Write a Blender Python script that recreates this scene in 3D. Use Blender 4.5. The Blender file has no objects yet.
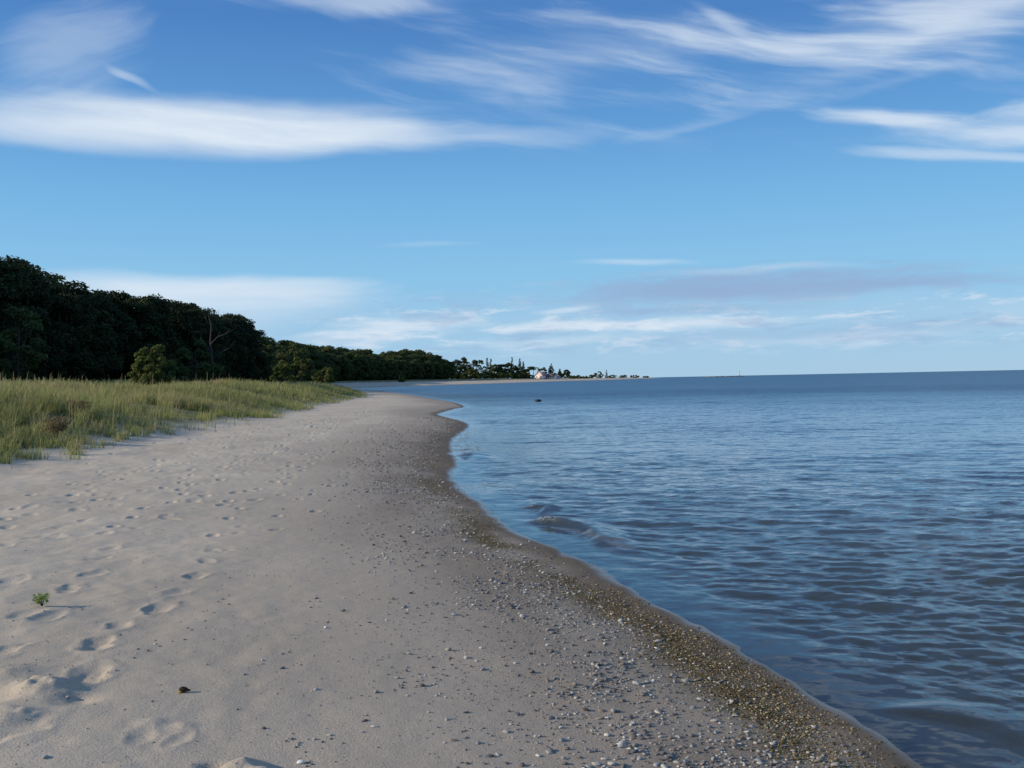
import bpy, math
import numpy as np

R = math.radians
rng = np.random.default_rng(7)
scn = bpy.context.scene
C = scn.collection

# ------------------------------------------------------------------ helpers
def hash2(i, j, seed):
    v = np.sin(i * 127.1 + j * 311.7 + seed * 74.7) * 43758.5453
    return v - np.floor(v)

def vnoise(x, y, seed=0):
    xi = np.floor(x); yi = np.floor(y)
    fx = x - xi; fy = y - yi
    fx = fx * fx * (3 - 2 * fx); fy = fy * fy * (3 - 2 * fy)
    a = hash2(xi, yi, seed); b = hash2(xi + 1, yi, seed)
    c = hash2(xi, yi + 1, seed); d = hash2(xi + 1, yi + 1, seed)
    return (a + (b - a) * fx) * (1 - fy) + (c + (d - c) * fx) * fy

def fbm(x, y, seed=0, oct=3):
    s = 0; a = .5; t = 0
    for k in range(oct):
        s = s + a * vnoise(x * 2 ** k, y * 2 ** k, seed + k * 13); t += a; a *= .5
    return s / t

def sstep(a, b, x):
    t = np.clip((x - a) / (b - a), 0, 1)
    return t * t * (3 - 2 * t)

def build_mesh(name, V, faces, smooth=False, attrs=None):
    """V (n,3); faces: list of int arrays (m,k)."""
    me = bpy.data.meshes.new(name)
    V = np.asarray(V, np.float32)
    faces = [np.asarray(f, np.int32) for f in faces if len(f)]
    me.vertices.add(len(V)); me.vertices.foreach_set('co', V.ravel())
    nl = sum(f.size for f in faces); npoly = sum(len(f) for f in faces)
    me.loops.add(nl); me.polygons.add(npoly)
    me.loops.foreach_set('vertex_index', np.concatenate([f.ravel() for f in faces]))
    tot = np.concatenate([np.full(len(f), f.shape[1], np.int32) for f in faces])
    st = np.concatenate([[0], np.cumsum(tot)[:-1]]).astype(np.int32)
    me.polygons.foreach_set('loop_start', st)
    me.update(calc_edges=True)
    me.validate()
    if smooth:
        me.polygons.foreach_set('use_smooth', np.ones(len(me.polygons), bool))
    for k, v in (attrs or {}).items():
        a = me.attributes.new(k, 'FLOAT', 'POINT'); a.data.foreach_set('value', np.asarray(v, np.float32))
    return me

def link(name, me, mat, parent=None):
    o = bpy.data.objects.new(name, me); C.objects.link(o)
    if mat is not None and not me.materials: me.materials.append(mat)
    if parent: o.parent = parent
    return o

def tag(o, label=None, cat=None, group=None, kind=None):
    for k, v in (('label', label), ('category', cat), ('group', group), ('kind', kind)):
        if v: o[k] = v
    return o

def thing(name, label, cat, loc, rz=0, scale=1, group=None):
    o = bpy.data.objects.new(name, None); C.objects.link(o)
    o.location = loc; o.rotation_euler = (0, 0, rz)
    o.scale = scale if hasattr(scale, '__len__') else (scale,) * 3
    o.empty_display_size = .2
    return tag(o, label, cat, group)

class Geo:
    def __init__(s): s.V = []; s.F = {}; s.n = 0; s.A = []
    def add(s, V, faces, a=0.):
        V = np.asarray(V, float).reshape(-1, 3)
        for f in faces:
            f = np.asarray(f, int)
            if len(f): s.F.setdefault(f.shape[1], []).append(f + s.n)
        s.V.append(V); s.n += len(V)
        s.A.append(np.broadcast_to(np.asarray(a, float), (len(V),)).copy()); return s
    def tube(s, pts, rad, k=7, a=0.):
        pts = np.asarray(pts, float); n = len(pts)
        rad = np.broadcast_to(np.asarray(rad, float), (n,))
        T = np.gradient(pts, axis=0); T /= np.linalg.norm(T, axis=1)[:, None] + 1e-9
        up = np.array([0.31, .17, .93]); up = np.where(abs(T @ up)[:, None] > .97, [[1., 0, 0]], [up])
        U = np.cross(T, up); U /= np.linalg.norm(U, axis=1)[:, None] + 1e-9; W = np.cross(T, U)
        th = np.arange(k) * 2 * np.pi / k
        V = pts[:, None] + rad[:, None, None] * (np.cos(th)[None, :, None] * U[:, None] + np.sin(th)[None, :, None] * W[:, None])
        i = np.arange(n - 1)[:, None] * k; j = np.arange(k)[None]
        q = np.stack([i + j, i + (j + 1) % k, i + k + (j + 1) % k, i + k + j], -1).reshape(-1, 4)
        V = V.reshape(-1, 3)
        V = np.vstack([V, pts[:1], pts[-1:]]); c0 = n * k; c1 = c0 + 1; jj = np.arange(k)
        t = np.vstack([np.stack([np.full(k, c0), (jj + 1) % k, jj], 1), np.stack([np.full(k, c1), (n - 1) * k + jj, (n - 1) * k + (jj + 1) % k], 1)])
        return s.add(V, [q, t], a)
    def box(s, lo, hi, a=0.):
        x0, y0, z0 = lo; x1, y1, z1 = hi
        V = [(x0, y0, z0), (x1, y0, z0), (x1, y1, z0), (x0, y1, z0), (x0, y0, z1), (x1, y0, z1), (x1, y1, z1), (x0, y1, z1)]
        return s.add(V, [[(0, 3, 2, 1), (4, 5, 6, 7), (0, 1, 5, 4), (1, 2, 6, 5), (2, 3, 7, 6), (3, 0, 4, 7)]], a)
    def mesh(s, name, smooth=False):
        return build_mesh(name, np.vstack(s.V), [np.vstack(f) for f in s.F.values()], smooth, {'tone': np.concatenate(s.A)})

# ------------------------------------------------------------------ node helpers
class NT:
    def __init__(s, nt): s.nt = nt
    def new(s, t, **kw):
        n = s.nt.nodes.new(t)
        for k, v in kw.items(): setattr(n, k, v)
        return n
    def put(s, sock, v):
        if hasattr(v, 'is_linked'): s.nt.links.new(v, sock)
        elif v is not None: sock.default_value = v
    def m(s, op, a, b=None, c=None, clamp=False):
        n = s.new('ShaderNodeMath', operation=op, use_clamp=clamp)
        for i, v in enumerate((a, b, c)):
            if v is not None: s.put(n.inputs[i], v)
        return n.outputs[0]
    def step(s, x, a, b, lo=0., hi=1., kind='SMOOTHSTEP'):
        n = s.new('ShaderNodeMapRange', interpolation_type=kind)
        s.put(n.inputs['Value'], x); s.put(n.inputs['From Min'], a); s.put(n.inputs['From Max'], b)
        s.put(n.inputs['To Min'], lo); s.put(n.inputs['To Max'], hi); return n.outputs[0]
    def mix(s, f, a, b, bt='MIX'):
        n = s.new('ShaderNodeMix', data_type='RGBA', blend_type=bt)
        s.put(n.inputs[0], f); s.put(n.inputs[6], col(a)); s.put(n.inputs[7], col(b)); return n.outputs[2]
    def noise(s, vec, scale, detail=4., rough=.5, dist=0., dims='3D'):
        n = s.new('ShaderNodeTexNoise', noise_dimensions=dims)
        s.put(n.inputs['Vector'], vec); n.inputs['Scale'].default_value = scale; n.inputs['Detail'].default_value = detail
        n.inputs['Roughness'].default_value = rough; n.inputs['Distortion'].default_value = dist; return n.outputs
    def attr(s, name): return s.new('ShaderNodeAttribute', attribute_name=name).outputs['Fac']
    def xyz(s, x, y, z):
        n = s.new('ShaderNodeCombineXYZ')
        for i, v in enumerate((x, y, z)): s.put(n.inputs[i], v)
        return n.outputs[0]
    def vmul(s, v, k):
        n = s.new('ShaderNodeVectorMath', operation='MULTIPLY'); s.put(n.inputs[0], v); n.inputs[1].default_value = k; return n.outputs[0]
    def bump(s, h, dist, strength=1., normal=None):
        n = s.new('ShaderNodeBump'); s.put(n.inputs['Height'], h); n.inputs['Distance'].default_value = dist
        s.put(n.inputs['Strength'], strength)
        if normal is not None: s.put(n.inputs['Normal'], normal)
        return n.outputs[0]

def col(c):
    return (*c, 1.) if isinstance(c, (tuple, list)) and len(c) == 3 else c

def new_mat(name):
    m = bpy.data.materials.new(name); m.use_nodes = True
    nt = m.node_tree; b = nt.nodes['Principled BSDF']
    b.inputs['Roughness'].default_value = .85; b.inputs['Specular IOR Level'].default_value = .2
    return m, NT(nt), b

def plain(name, c, var=.25, scale=6., rough=.85, bump=0.):
    m, n, b = new_mat(name)
    g = n.new('ShaderNodeTexCoord').outputs['Object']
    nz = n.noise(g, scale, 5., .6)
    lo = tuple(x * (1 - var) for x in c); hi = tuple(min(1, x * (1 + var)) for x in c)
    n.put(b.inputs['Base Color'], n.mix(n.step(nz[0], .3, .7), lo, hi)); b.inputs['Roughness'].default_value = rough
    if bump: n.put(b.inputs['Normal'], n.bump(nz[0], bump))
    return m

def foliage(name, dark, light, trans=.25, hue=None, rnd=.35):
    m, n, b = new_mat(name)
    t = n.attr('tone'); r = n.new('ShaderNodeObjectInfo').outputs['Random']
    f = n.m('ADD', n.m('MULTIPLY', t, 1 - rnd), n.m('MULTIPLY', r, rnd), clamp=True)
    c = n.mix(f, dark, light)
    if hue: c = n.mix(n.step(r, .6, 1., 0., .8), c, hue)
    n.put(b.inputs['Base Color'], c); b.inputs['Roughness'].default_value = .75
    tr = n.new('ShaderNodeBsdfTranslucent'); n.put(tr.inputs['Color'], n.mix(.5, c, (light[0] * 1.2, light[1] * 1.3, light[2] * .7)))
    mx = n.new('ShaderNodeMixShader'); mx.inputs[0].default_value = trans
    n.nt.links.new(b.outputs[0], mx.inputs[1]); n.nt.links.new(tr.outputs[0], mx.inputs[2])
    n.nt.links.new(mx.outputs[0], n.nt.nodes['Material Output'].inputs['Surface'])
    return m

# ------------------------------------------------------------------ camera
cam = bpy.data.cameras.new('camera'); cam.sensor_width = 36; cam.lens = 36 * 983 / 1024
cam.clip_start = .1; cam.clip_end = 60000
co = bpy.data.objects.new('camera', cam); C.objects.link(co); scn.camera = co
from mathutils import Matrix
CAMZ = 1.75
co.matrix_world = Matrix.Translation((0, 0, CAMZ)) @ Matrix.Rotation(R(90 - .22), 4, 'X') @ Matrix.Rotation(R(-1.17), 4, 'Z')

# ------------------------------------------------------------------ sun and sky
SUN_EL, SUN_AZ = 21., -101.
scn.view_settings.view_transform = 'Standard'; scn.view_settings.look = 'None'; scn.view_settings.exposure = 0
su = bpy.data.lights.new('sun', 'SUN'); su.energy = 5.0; su.angle = R(.5); su.color = (1., .86, .68)
so = bpy.data.objects.new('sun', su); C.objects.link(so)
so.rotation_euler = (R(90 - SUN_EL), 0, R(180 - SUN_AZ)); so.location = (-60, 20, 40)

wd = bpy.data.worlds.new('World'); scn.world = wd; wd.use_nodes = True
n = NT(wd.node_tree); bg = wd.node_tree.nodes['Background']; bg.inputs['Strength'].default_value = .1
sky = n.new('ShaderNodeTexSky', sky_type='NISHITA', sun_disc=False)
sky.sun_elevation = R(SUN_EL); sky.sun_rotation = R(SUN_AZ); sky.air_density = 1.; sky.dust_density = .3; sky.ozone_density = 2.
d = n.new('ShaderNodeTexCoord').outputs['Generated']
sep = n.new('ShaderNodeSeparateXYZ'); n.put(sep.inputs[0], d)
dx, dy, dz = sep.outputs
el = n.m('MULTIPLY', n.m('ARCSINE', dz), 57.29578)
az = n.m('MULTIPLY', n.m('ARCTAN2', dx, dy), 57.29578)
ramp = n.new('ShaderNodeValToRGB'); n.put(ramp.inputs[0], n.m('DIVIDE', el, 90., clamp=True))
stops = [(0, (.38, .60, .80)), (2.5, (.30, .58, .83)), (6, (.255, .555, .84)), (10, (.185, .475, .81)), (14, (.122, .352, .71)), (20, (.070, .228, .57)), (32, (.11, .26, .56)), (90, (.06, .17, .45))]
e = ramp.color_ramp.elements
e[0].position = 0; e[0].color = (*stops[0][1], 1); e[1].position = 1; e[1].color = (*stops[-1][1], 1)
for p, c in stops[1:-1]:
    k = e.new(p / 90); k.color = (*c, 1)
grad = n.vmul(ramp.outputs[0], (10, 10, 10))
base = n.mix(.90, sky.outputs[0], grad)
# cloud fields in degrees of azimuth and elevation
wv = n.noise(n.xyz(n.m('MULTIPLY', az, .07), n.m('MULTIPLY', el, .22), 3.1), 1., 3.)
ws = n.new('ShaderNodeSeparateXYZ'); n.put(ws.inputs[0], wv[1])
waz = n.m('ADD', az, n.m('MULTIPLY', n.m('SUBTRACT', ws.outputs[0], .5), 7.))
wel = n.m('ADD', el, n.m('MULTIPLY', n.m('SUBTRACT', ws.outputs[1], .5), 1.6))
def fibre(rot, sx, sy, zz, det=6., rough=.55):
    c, s_ = math.cos(R(rot)), math.sin(R(rot))
    u = n.m('ADD', n.m('MULTIPLY', waz, c * sx), n.m('MULTIPLY', wel, s_ * sx))
    v = n.m('ADD', n.m('MULTIPLY', waz, -s_ * sy), n.m('MULTIPLY', wel, c * sy))
    return n.noise(n.xyz(u, v, zz), 1., det, rough)[0]
NZ = {'flat': fibre(0, .09, .7, 1.7), 'wisp': fibre(-12, .13, .95, 5.2, 6., .54), 'puff': fibre(2, .34, 1.7, 9.4, 8., .66), 'up': fibre(25, .1, .7, 12.9)}
F = 983.
def cloud(px, py, sx, up, dn, rot, op, nz, k, soft=.9, raw=False):
    """centre and half-sizes of a cloud as angles: px, py are measured from the view axis and the horizon in units of 1/983 rad."""
    a0 = math.degrees(math.atan(px / F)); e0 = math.degrees(math.atan(py / F / math.hypot(1, px / F)))
    g = 57.3 / F
    c, s_ = math.cos(R(rot)), math.sin(R(rot))
    A = az if raw else waz; E_ = el if raw else wel
    u0 = n.m('SUBTRACT', A, a0); v0 = n.m('SUBTRACT', E_, e0)
    u = n.m('ADD', n.m('MULTIPLY', u0, c / (sx * g)), n.m('MULTIPLY', v0, s_ / (sx * g)))
    v = n.m('ADD', n.m('MULTIPLY', u0, -s_), n.m('MULTIPLY', v0, c))
    vv = n.m('MAXIMUM', n.m('DIVIDE', v, up * g), n.m('DIVIDE', v, -dn * g))
    dd = n.m('SQRT', n.m('ADD', n.m('MULTIPLY', u, u), n.m('MULTIPLY', vv, vv)))
    f = n.m('ADD', n.m('SUBTRACT', 1., dd), n.m('MULTIPLY', n.m('SUBTRACT', NZ[nz], .5), k))
    return n.m('MULTIPLY', n.step(f, 0., soft), op)
def screen(ms):
    t = None
    for x in ms:
        i = n.m('SUBTRACT', 1., x); t = i if t is None else n.m('MULTIPLY', t, i)
    return n.m('SUBTRACT', 1., t)
white = [
    cloud(-280, 252, 300, 42, 24, .3, .97, 'flat', .5, .7), cloud(-440, 247, 260, 42, 14, 0, .5, 'flat', .5), cloud(-110, 250, 120, 20, 20, -1, .55, 'flat', .8),
    cloud(-440, 350, 80, 46, 60, 35, .32, 'up', 1.6), cloud(-385, 312, 30, 5, 5, -22, .4, 'wisp', 1.), cloud(-130, 382, 160, 14, 16, 2, .5, 'wisp', 1.3),
    cloud(90, 325, 280, 50, 40, 4, .42, 'wisp', 1.9, 1.6), cloud(-60, 318, 120, 24, 16, 4, .25, 'wisp', 1.6, 1.5), cloud(290, 325, 170, 26, 34, -14, .6, 'wisp', 1.7, 1.4), cloud(430, 345, 260, 64, 38, 12, .85, 'wisp', 1.5, 1.5), cloud(230, 355, 60, 14, 10, -30, .4, 'wisp', 1.3), cloud(180, 250, 110, 12, 8, 10, .16, 'wisp', 1.4), cloud(40, 240, 90, 16, 12, 0, .2, 'wisp', 1.6), cloud(380, 290, 150, 14, 10, 8, .2, 'wisp', 1.7, 1.3),
    cloud(395, 252, 110, 15, 10, -9, .75, 'wisp', 1.2), cloud(540, 232, 150, 18, 16, -10, .75, 'wisp', 1.2), cloud(480, 214, 120, 7, 7, -9, .5, 'wisp', 1.2), cloud(540, 258, 70, 16, 14, 0, .55, 'puff', 1.),
    cloud(-340, 100, 200, 22, 70, -1, .85, 'flat', .6), cloud(-210, 100, 130, 12, 40, -2, .5, 'flat', .8), cloud(-100, 56, 110, 16, 13, 3, .7, 'puff', 1.5), cloud(-150, 46, 90, 10, 14, 3, .5, 'puff', 1.5),
    cloud(60, 54, 120, 8, 8, 0, .8, 'puff', 1.2), cloud(190, 53, 150, 10, 9, 0, .75, 'puff', 1.3), cloud(55, 69, 45, 4, 4, 4, .6, 'flat', .7), cloud(120, 114, 75, 4, 5, -2, .36, 'flat', 1.),
    cloud(330, 36, 180, 9, 8, 0, .4, 'puff', 1.6), cloud(250, 104, 120, 6, 5, 0, .35, 'puff', 1.6), cloud(40, 40, 160, 9, 7, 1, .4, 'puff', 1.7), cloud(-70, 240 - 104, 70, 4, 5, 2, .15, 'flat', 1.2), cloud(560, 48, 150, 30, 18, 0, .25, 'flat', 1.3)]
haze = [cloud(150, 40, 700, 60, 60, 0, .55, 'flat', .6, 1.2), cloud(200, 55, 420, 45, 60, 0, .5, 'puff', .8), cloud(-250, 60, 260, 50, 60, 0, .35, 'flat', .8)]
grey = [cloud(250, 86, 250, 28, 16, 0, .85, 'puff', 1.3), cloud(150, 82, 160, 20, 14, 2, .55, 'puff', 1.5), cloud(390, 86, 130, 14, 10, 0, .6, 'puff', 1.4), cloud(350, 110, 25, 5, 5, 0, .4, 'puff', 1.), cloud(190, 67, 180, 8, 7, 0, .45, 'puff', 1.2), cloud(330, 40, 260, 12, 9, 0, .3, 'puff', 1.5)]
c1 = n.mix(screen(haze), base, (3.9, 5.9, 7.9))
fib = n.m('ADD', .74, n.m('MULTIPLY', fibre(-4, .25, 1.9, 21.3, 6., .6), .42))
c2 = n.mix(n.m('MULTIPLY', screen(white), fib, clamp=True), c1, (7.2, 8.1, 9.1))
lowb = n.m('MULTIPLY', n.m('MULTIPLY', n.step(el, .8, 2.4), n.step(el, 6.2, 3.2)), n.step(az, -15., -6.))
c2 = n.mix(n.m('MULTIPLY', n.m('MULTIPLY', n.step(NZ['puff'], .50, .66), lowb), .62), c2, (7., 7.9, 9.))
veil = n.m('MULTIPLY', n.m('MULTIPLY', n.step(el, 11.5, 17.), n.step(az, -14., 6.)), n.m('MULTIPLY', n.step(NZ['wisp'], .44, .78), .30))
c2 = n.mix(veil, c2, (6.4, 7.5, 8.8))
c3 = n.mix(screen(grey), c2, (2.9, 4.3, 6.5))
pf2 = fibre(0, .22, 1.2, 31.7, 8., .62)
c3 = n.mix(n.m('MULTIPLY', n.m('MULTIPLY', n.step(pf2, .50, .64), lowb), .5), c3, (3.1, 4.5, 6.7))
high = n.m('MULTIPLY', n.step(NZ['wisp'], .42, .7, 0., .55), n.step(el, 23., 32.))  # unseen cirrus above the view, added to lighten the reflection in the water
c3 = n.mix(high, c3, (5.0, 6.0, 7.2))
below = n.step(el, -.3, 0., 0., 1.)
n.put(bg.inputs['Color'], n.mix(below, (1.2, 2., 2.8), c3))
wd.cycles.sampling_method = 'NONE'
scn.cycles.max_bounces = 6; scn.cycles.diffuse_bounces = 2; scn.cycles.glossy_bounces = 2; scn.cycles.transparent_max_bounces = 8

# ------------------------------------------------------------------ the lie of the land
WLP = np.array([(2.3, -12), (2.1, 0), (1.9, 3.2), (1.78, 4.34), (1.76, 4.68), (1.68, 5.03), (1.61, 5.48), (1.5, 5.97), (1.39, 6.61), (1.2, 7.19), (1.0, 7.91), (.75, 8.98), (.43, 10.25), (.01, 11.55),
    (-.53, 14.44), (-1.12, 18.), (-1.26, 21.3), (-1.78, 28.4), (-1.7, 34.5), (-1.68, 38.5), (-2.2, 43), (-3.7, 50.5), (-4.0, 54), (-3.7, 62), (-3.3, 68), (-5.2, 84), (-9, 106), (-13.8, 135), (-20, 168), (-25, 196), (-36, 249),
    (-58, 330), (-62, 400), (-41, 478), (-28, 537), (-11, 593), (9, 702), (38, 860), (66, 950), (110, 1080), (185, 1450), (285, 1900), (240, 1960), (-900, 2100), (-3000, 2400)], float)
def smooth_poly(P, m=12):
    out = []
    for i in range(len(P) - 1):
        p0, p1, p2, p3 = P[max(i - 1, 0)], P[i], P[i + 1], P[min(i + 2, len(P) - 1)]
        t = np.linspace(0, 1, m, endpoint=False)[:, None]
        out.append(.5 * (2 * p1 + (p2 - p0) * t + (2 * p0 - 5 * p1 + 4 * p2 - p3) * t ** 2 + (3 * p1 - p0 - 3 * p2 + p3) * t ** 3))
    return np.vstack(out + [P[-1:]])
_wl = smooth_poly(WLP); _wl = _wl[np.argsort(_wl[:, 1])]
_sl = np.gradient(_wl[:, 0], _wl[:, 1] + np.arange(len(_wl)) * 1e-6); _ck = 1 / np.sqrt(1 + np.clip(_sl, -12, 12) ** 2)
_ck = np.convolve(np.pad(_ck, 6, mode='edge'), np.ones(13) / 13, 'valid')
DEP = np.array([(-8.5, -12), (-8.8, 3), (-9.0, 9), (-9.5, 15.9), (-9.8, 19.6), (-10.4, 24.8), (-9.8, 30.2), (-10.2, 35.3), (-10.8, 42.5), (-13., 64), (-16.2, 106), (-24, 150), (-42, 230), (-80, 330), (-86, 400), (-66, 490), (-42, 590), (-24, 700), (3, 860), (28, 950), (72, 1080), (145, 1450), (240, 1880), (-1000, 2100), (-3100, 2400)], float)

def sea_dist(X, Y):
    """metres inland of the waterline (negative out on the lake)"""
    xw = np.interp(Y, _wl[:, 1], _wl[:, 0]); c = np.interp(Y, _wl[:, 1], _ck)
    cusp = (fbm(X * .9, Y * .55, 31) - .5) * .22 * sstep(60, 20, Y) + ((fbm(X * 3.6, Y * 2.6, 33) - .5) * .10 + (vnoise(X * 11, Y * 9, 34) - .5) * .025) * sstep(40, 15, Y)
    return (xw - X) * c + cusp

def dune_dist(X, Y):
    xe = np.interp(Y, DEP[:, 1], DEP[:, 0])
    wob = (fbm(Y * .22, X * .05, 5) - .5) * 2.6 * sstep(400, 100, Y)
    return xe + wob - X

def base_h(X, Y):
    s = sea_dist(X, Y); dd = dune_dist(X, Y); far = sstep(230, 420, Y)
    sp = np.maximum(s, 0)
    land = .30 * (1 - np.exp(-sp / 2.1)) + .012 * np.minimum(np.maximum(sp - 3, 0), 25) + sstep(2, 26, sp) * 1.3 * far
    sea = -3.2 * (1 - np.exp(np.minimum(s, 0) * .035))
    h = np.where(s > 0, land, sea)
    dn = sstep(-1.2, 6.5, dd) * 1.0 + sstep(5, 40, dd) * .75
    dn = dn + sstep(-.5, 3, dd) * sstep(400, 200, Y) * ((fbm(X * .12, Y * .1, 44) - .45) * .8 + (fbm(X * .5, Y * .5, 45) - .5) * .35)
    spit = 1 - sstep(1000, 1400, Y) * .6
    h = h + np.where(s > 0, dn * spit, 0)
    hill = sstep(38, 75, dd) * sstep(60, 90, Y) * sstep(900, 700, Y)
    return h + np.where(s > 0, hill * 5.0, 0), s, dd

# footprints: x, y, heading from +Y (deg), size, depth
FP = []
def px2w(x, y, z):      # planning helper: a bearing read from the view axis, met with the level z
    ddx = (x - 512) / F; ddy = -(y - 384) / F; a = R(1.17); c, s_ = math.cos(a), math.sin(a)
    ux = ddx * c + ddy * s_; uy = -ddx * s_ + ddy * c; p = R(-.22)
    Yv = math.cos(p) - uy * math.sin(p); Zv = math.sin(p) + uy * math.cos(p); t = (z - CAMZ) / Zv
    return ux * t, Yv * t
for (x, y, sz, dp) in [(112, 541, .9, .035), (98, 551, .9, .035), (92, 566, 1., .04), (68, 580, 1.1, .045), (212, 540, .8, .03), (224, 541, .8, .03), (205, 551, .9, .035), (198, 564, 1., .045), (180, 579, .9, .03), (158, 595, 1.1, .055), (118, 613, 1., .04),
        (98, 631, 1.15, .06), (88, 658, 1.2, .055), (142, 714, .7, .022), (178, 716, .6, .02), (8, 575, 1.2, .04), (25, 607, 1., .04), (48, 608, .9, .03), (2, 640, 1.1, .04), (4, 720, 1.3, .05),
        (29, 505, 1.1, .04), (31, 511, 1, .04), (64, 499, 1, .035), (78, 506, 1.1, .04), (99, 492, 1, .035), (85, 516, 1, .035), (58, 524, 1.1, .04), (37, 534, 1, .04), (54, 533, 1, .035), (118, 494, 1, .035), (166, 509, .9, .03), (116, 500, 1, .03), (6, 524, 1.1, .04),
        (4, 543, 1.1, .04), (77, 487, .9, .03), (106, 482, .9, .03), (124, 482, .9, .03), (143, 488, .9, .03), (203, 487, .9, .03), (136, 522, .9, .03), (105, 528, .9, .03), (237, 522, .7, .025), (240, 516, .7, .025), (160, 475, .9, .03), (185, 470, .9, .03), (245, 470, .9, .03), (210, 478, .9, .03)]:
    X, Y = px2w(x, y, .34); FP.append((X, Y, rng.uniform(-25, 25), sz * .8, dp * .35))
def trail(x0, y0, x1, y1, step=.74, jit=.14, dp=.03, sz=.9):
    dp *= .52; sz *= .75
    L = math.hypot(x1 - x0, y1 - y0); k = int(L / step); hd = math.degrees(math.atan2(x1 - x0, y1 - y0))
    for i in range(k):
        t = (i + .5) / k; sd = .13 if i % 2 else -.13
        FP.append((x0 + (x1 - x0) * t + sd + rng.normal(0, jit), y0 + (y1 - y0) * t + rng.normal(0, jit), hd + rng.normal(0, 10), sz * rng.uniform(.8, 1.15), dp * rng.uniform(.6, 1.2)))
trail(-4.2, 10, -6.8, 36, dp=.04); trail(-5.6, 10, -8.4, 34, dp=.04); trail(-6.4, 13, -8.2, 40, dp=.045); trail(-3.1, 20, -6.4, 60, dp=.045); trail(-5.0, 14, -9.0, 58, dp=.045); trail(-3.6, 12, -6.2, 60, dp=.045); trail(-3.2, 11, -4.6, 24, dp=.035); trail(-4.8, 18, -8.5, 60, dp=.045); trail(-2.6, 9.5, -3.4, 26, dp=.028, sz=.8)
for i in range(170):
    Y = rng.uniform(11, 50); FP.append((rng.uniform(-9 - Y * .03, -3.2 - Y * .03), Y, rng.uniform(-60, 60), rng.uniform(.5, .95), rng.uniform(.010, .022)))

def ground_h(X, Y, prints=True):
    h, s, dd = base_h(X, Y)
    near = sstep(90, 25, Y)
    dry = sstep(1.9, 4.2, s + (fbm(X * .5, Y * .3, 71) - .5) * 1.2) * (s > 0)
    h = h + near * dry * ((fbm(X * 2.2, Y * 2.0, 3, 3) - .5) * .036 + (fbm(X * 7, Y * 6, 9, 2) - .5) * .010)
    h = h + near * (s > .05) * (fbm(X * 1.1, Y * .8, 17, 2) - .5) * .02 * sstep(0, 1.2, s)
    h = h + near * sstep(3.5, 7, s) * (fbm(X * .9, Y * .8, 23, 2) - .5) * .07
    if not prints: return h, s, dd
    idx = np.flatnonzero((Y < 62) & (Y > 2.5) & (X < 1) & (X > -14))
    xs, ys = X[idx], Y[idx]; hh = np.zeros(len(idx))
    order = np.argsort(ys); ysort = ys[order]
    def local(y0, rad):
        a, b = np.searchsorted(ysort, [y0 - rad, y0 + rad]); return order[a:b]
    for (x0, y0, hd, sz, dp) in FP:
        q = local(y0, .6 * sz); m = abs(xs[q] - x0) < .6 * sz; q = q[m]
        if not len(q): continue
        c, s_ = math.cos(R(hd)), math.sin(R(hd))
        ex = xs[q] - x0; ey = ys[q] - y0
        u = (ex * c - ey * s_) / (.075 * sz); v = (ex * s_ + ey * c) / (.135 * sz)
        rr = np.sqrt(u * u + v * v) + (vnoise(xs[q] * 14, ys[q] * 14, 4) - .5) * .9 + (vnoise(xs[q] * 5, ys[q] * 5, 5) - .5) * .7
        hh[q] += -dp * sstep(1.6, .1, rr) + dp * .28 * np.exp(-((rr - 1.65) / .45) ** 2)
    for (px, py, ax, ay, hgt) in [(42, 683, .17, .12, .06), (-2, 690, .12, .12, -.025), (76, 692, .10, .10, -.022), (6, 668, .12, .1, .02), (150, 712, .06, .05, .010), (185, 713, .05, .04, .008), (238, 752, .07, .06, .045), (262, 757, .06, .05, .035), (215, 748, .06, .04, -.03), (250, 745, .05, .04, .02), (10, 712, .12, .1, .035)]:
        x0, y0 = px2w(px, py, .3); q = local(y0, .5); ex = (xs[q] - x0) / ax; ey = (ys[q] - y0) / ay
        g = np.exp(-(ex ** 2 + ey ** 2) ** 1.3); hh[q] += hgt * g * (.75 + .5 * vnoise(xs[q] * 22, ys[q] * 22, 8))
    h = h.copy(); h[idx] += hh
    return h, s, dd

def fan(az_in, ncol, az_out, nside, rows):
    a = np.concatenate([np.linspace(-az_out, -az_in, nside, endpoint=False), np.linspace(-az_in, az_in, ncol), np.linspace(az_in, az_out, nside + 1)[1:]])
    a = np.radians(a); X = rows[:, None] * np.sin(a)[None]; Y = rows[:, None] * np.cos(a)[None] - 4.
    nr, nc = X.shape; i = np.arange(nr - 1)[:, None] * nc; j = np.arange(nc - 1)[None]
    q = np.stack([i + j, i + j + 1, i + nc + j + 1, i + nc + j], -1).reshape(-1, 4)
    return X.ravel(), Y.ravel(), q
rY = np.concatenate([np.linspace(.4, 7.2, 40), 4 + 1 / np.linspace(1 / 3.25, 1 / 70, 900), 4 + np.geomspace(70, 2600, 240)[1:], np.array([3000, 4500, 8000, 15000, 30000])])
X, Y, q = fan(31, 1250, 82, 50, rY)
h, s, dd = ground_h(X, Y)
wet = sstep(.62, .12, s * (1 - .45 * sstep(10, 25, Y) * sstep(60, 40, Y)) + (fbm(X * 2.2, Y * 1.5, 61) - .5) * .35) * (1 - .55 * sstep(-.02, -.35, s))
dry = sstep(1.4, 4.6, s + (fbm(X * .35, Y * .18, 62, 3) - .5) * 2.4)
veg = sstep(-.2, 2.2, dd + (fbm(X * .8, Y * .8, 63, 3) - .5) * 2.5)
veg = np.maximum(veg, sstep(1900, 2000, Y) * 0)
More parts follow.
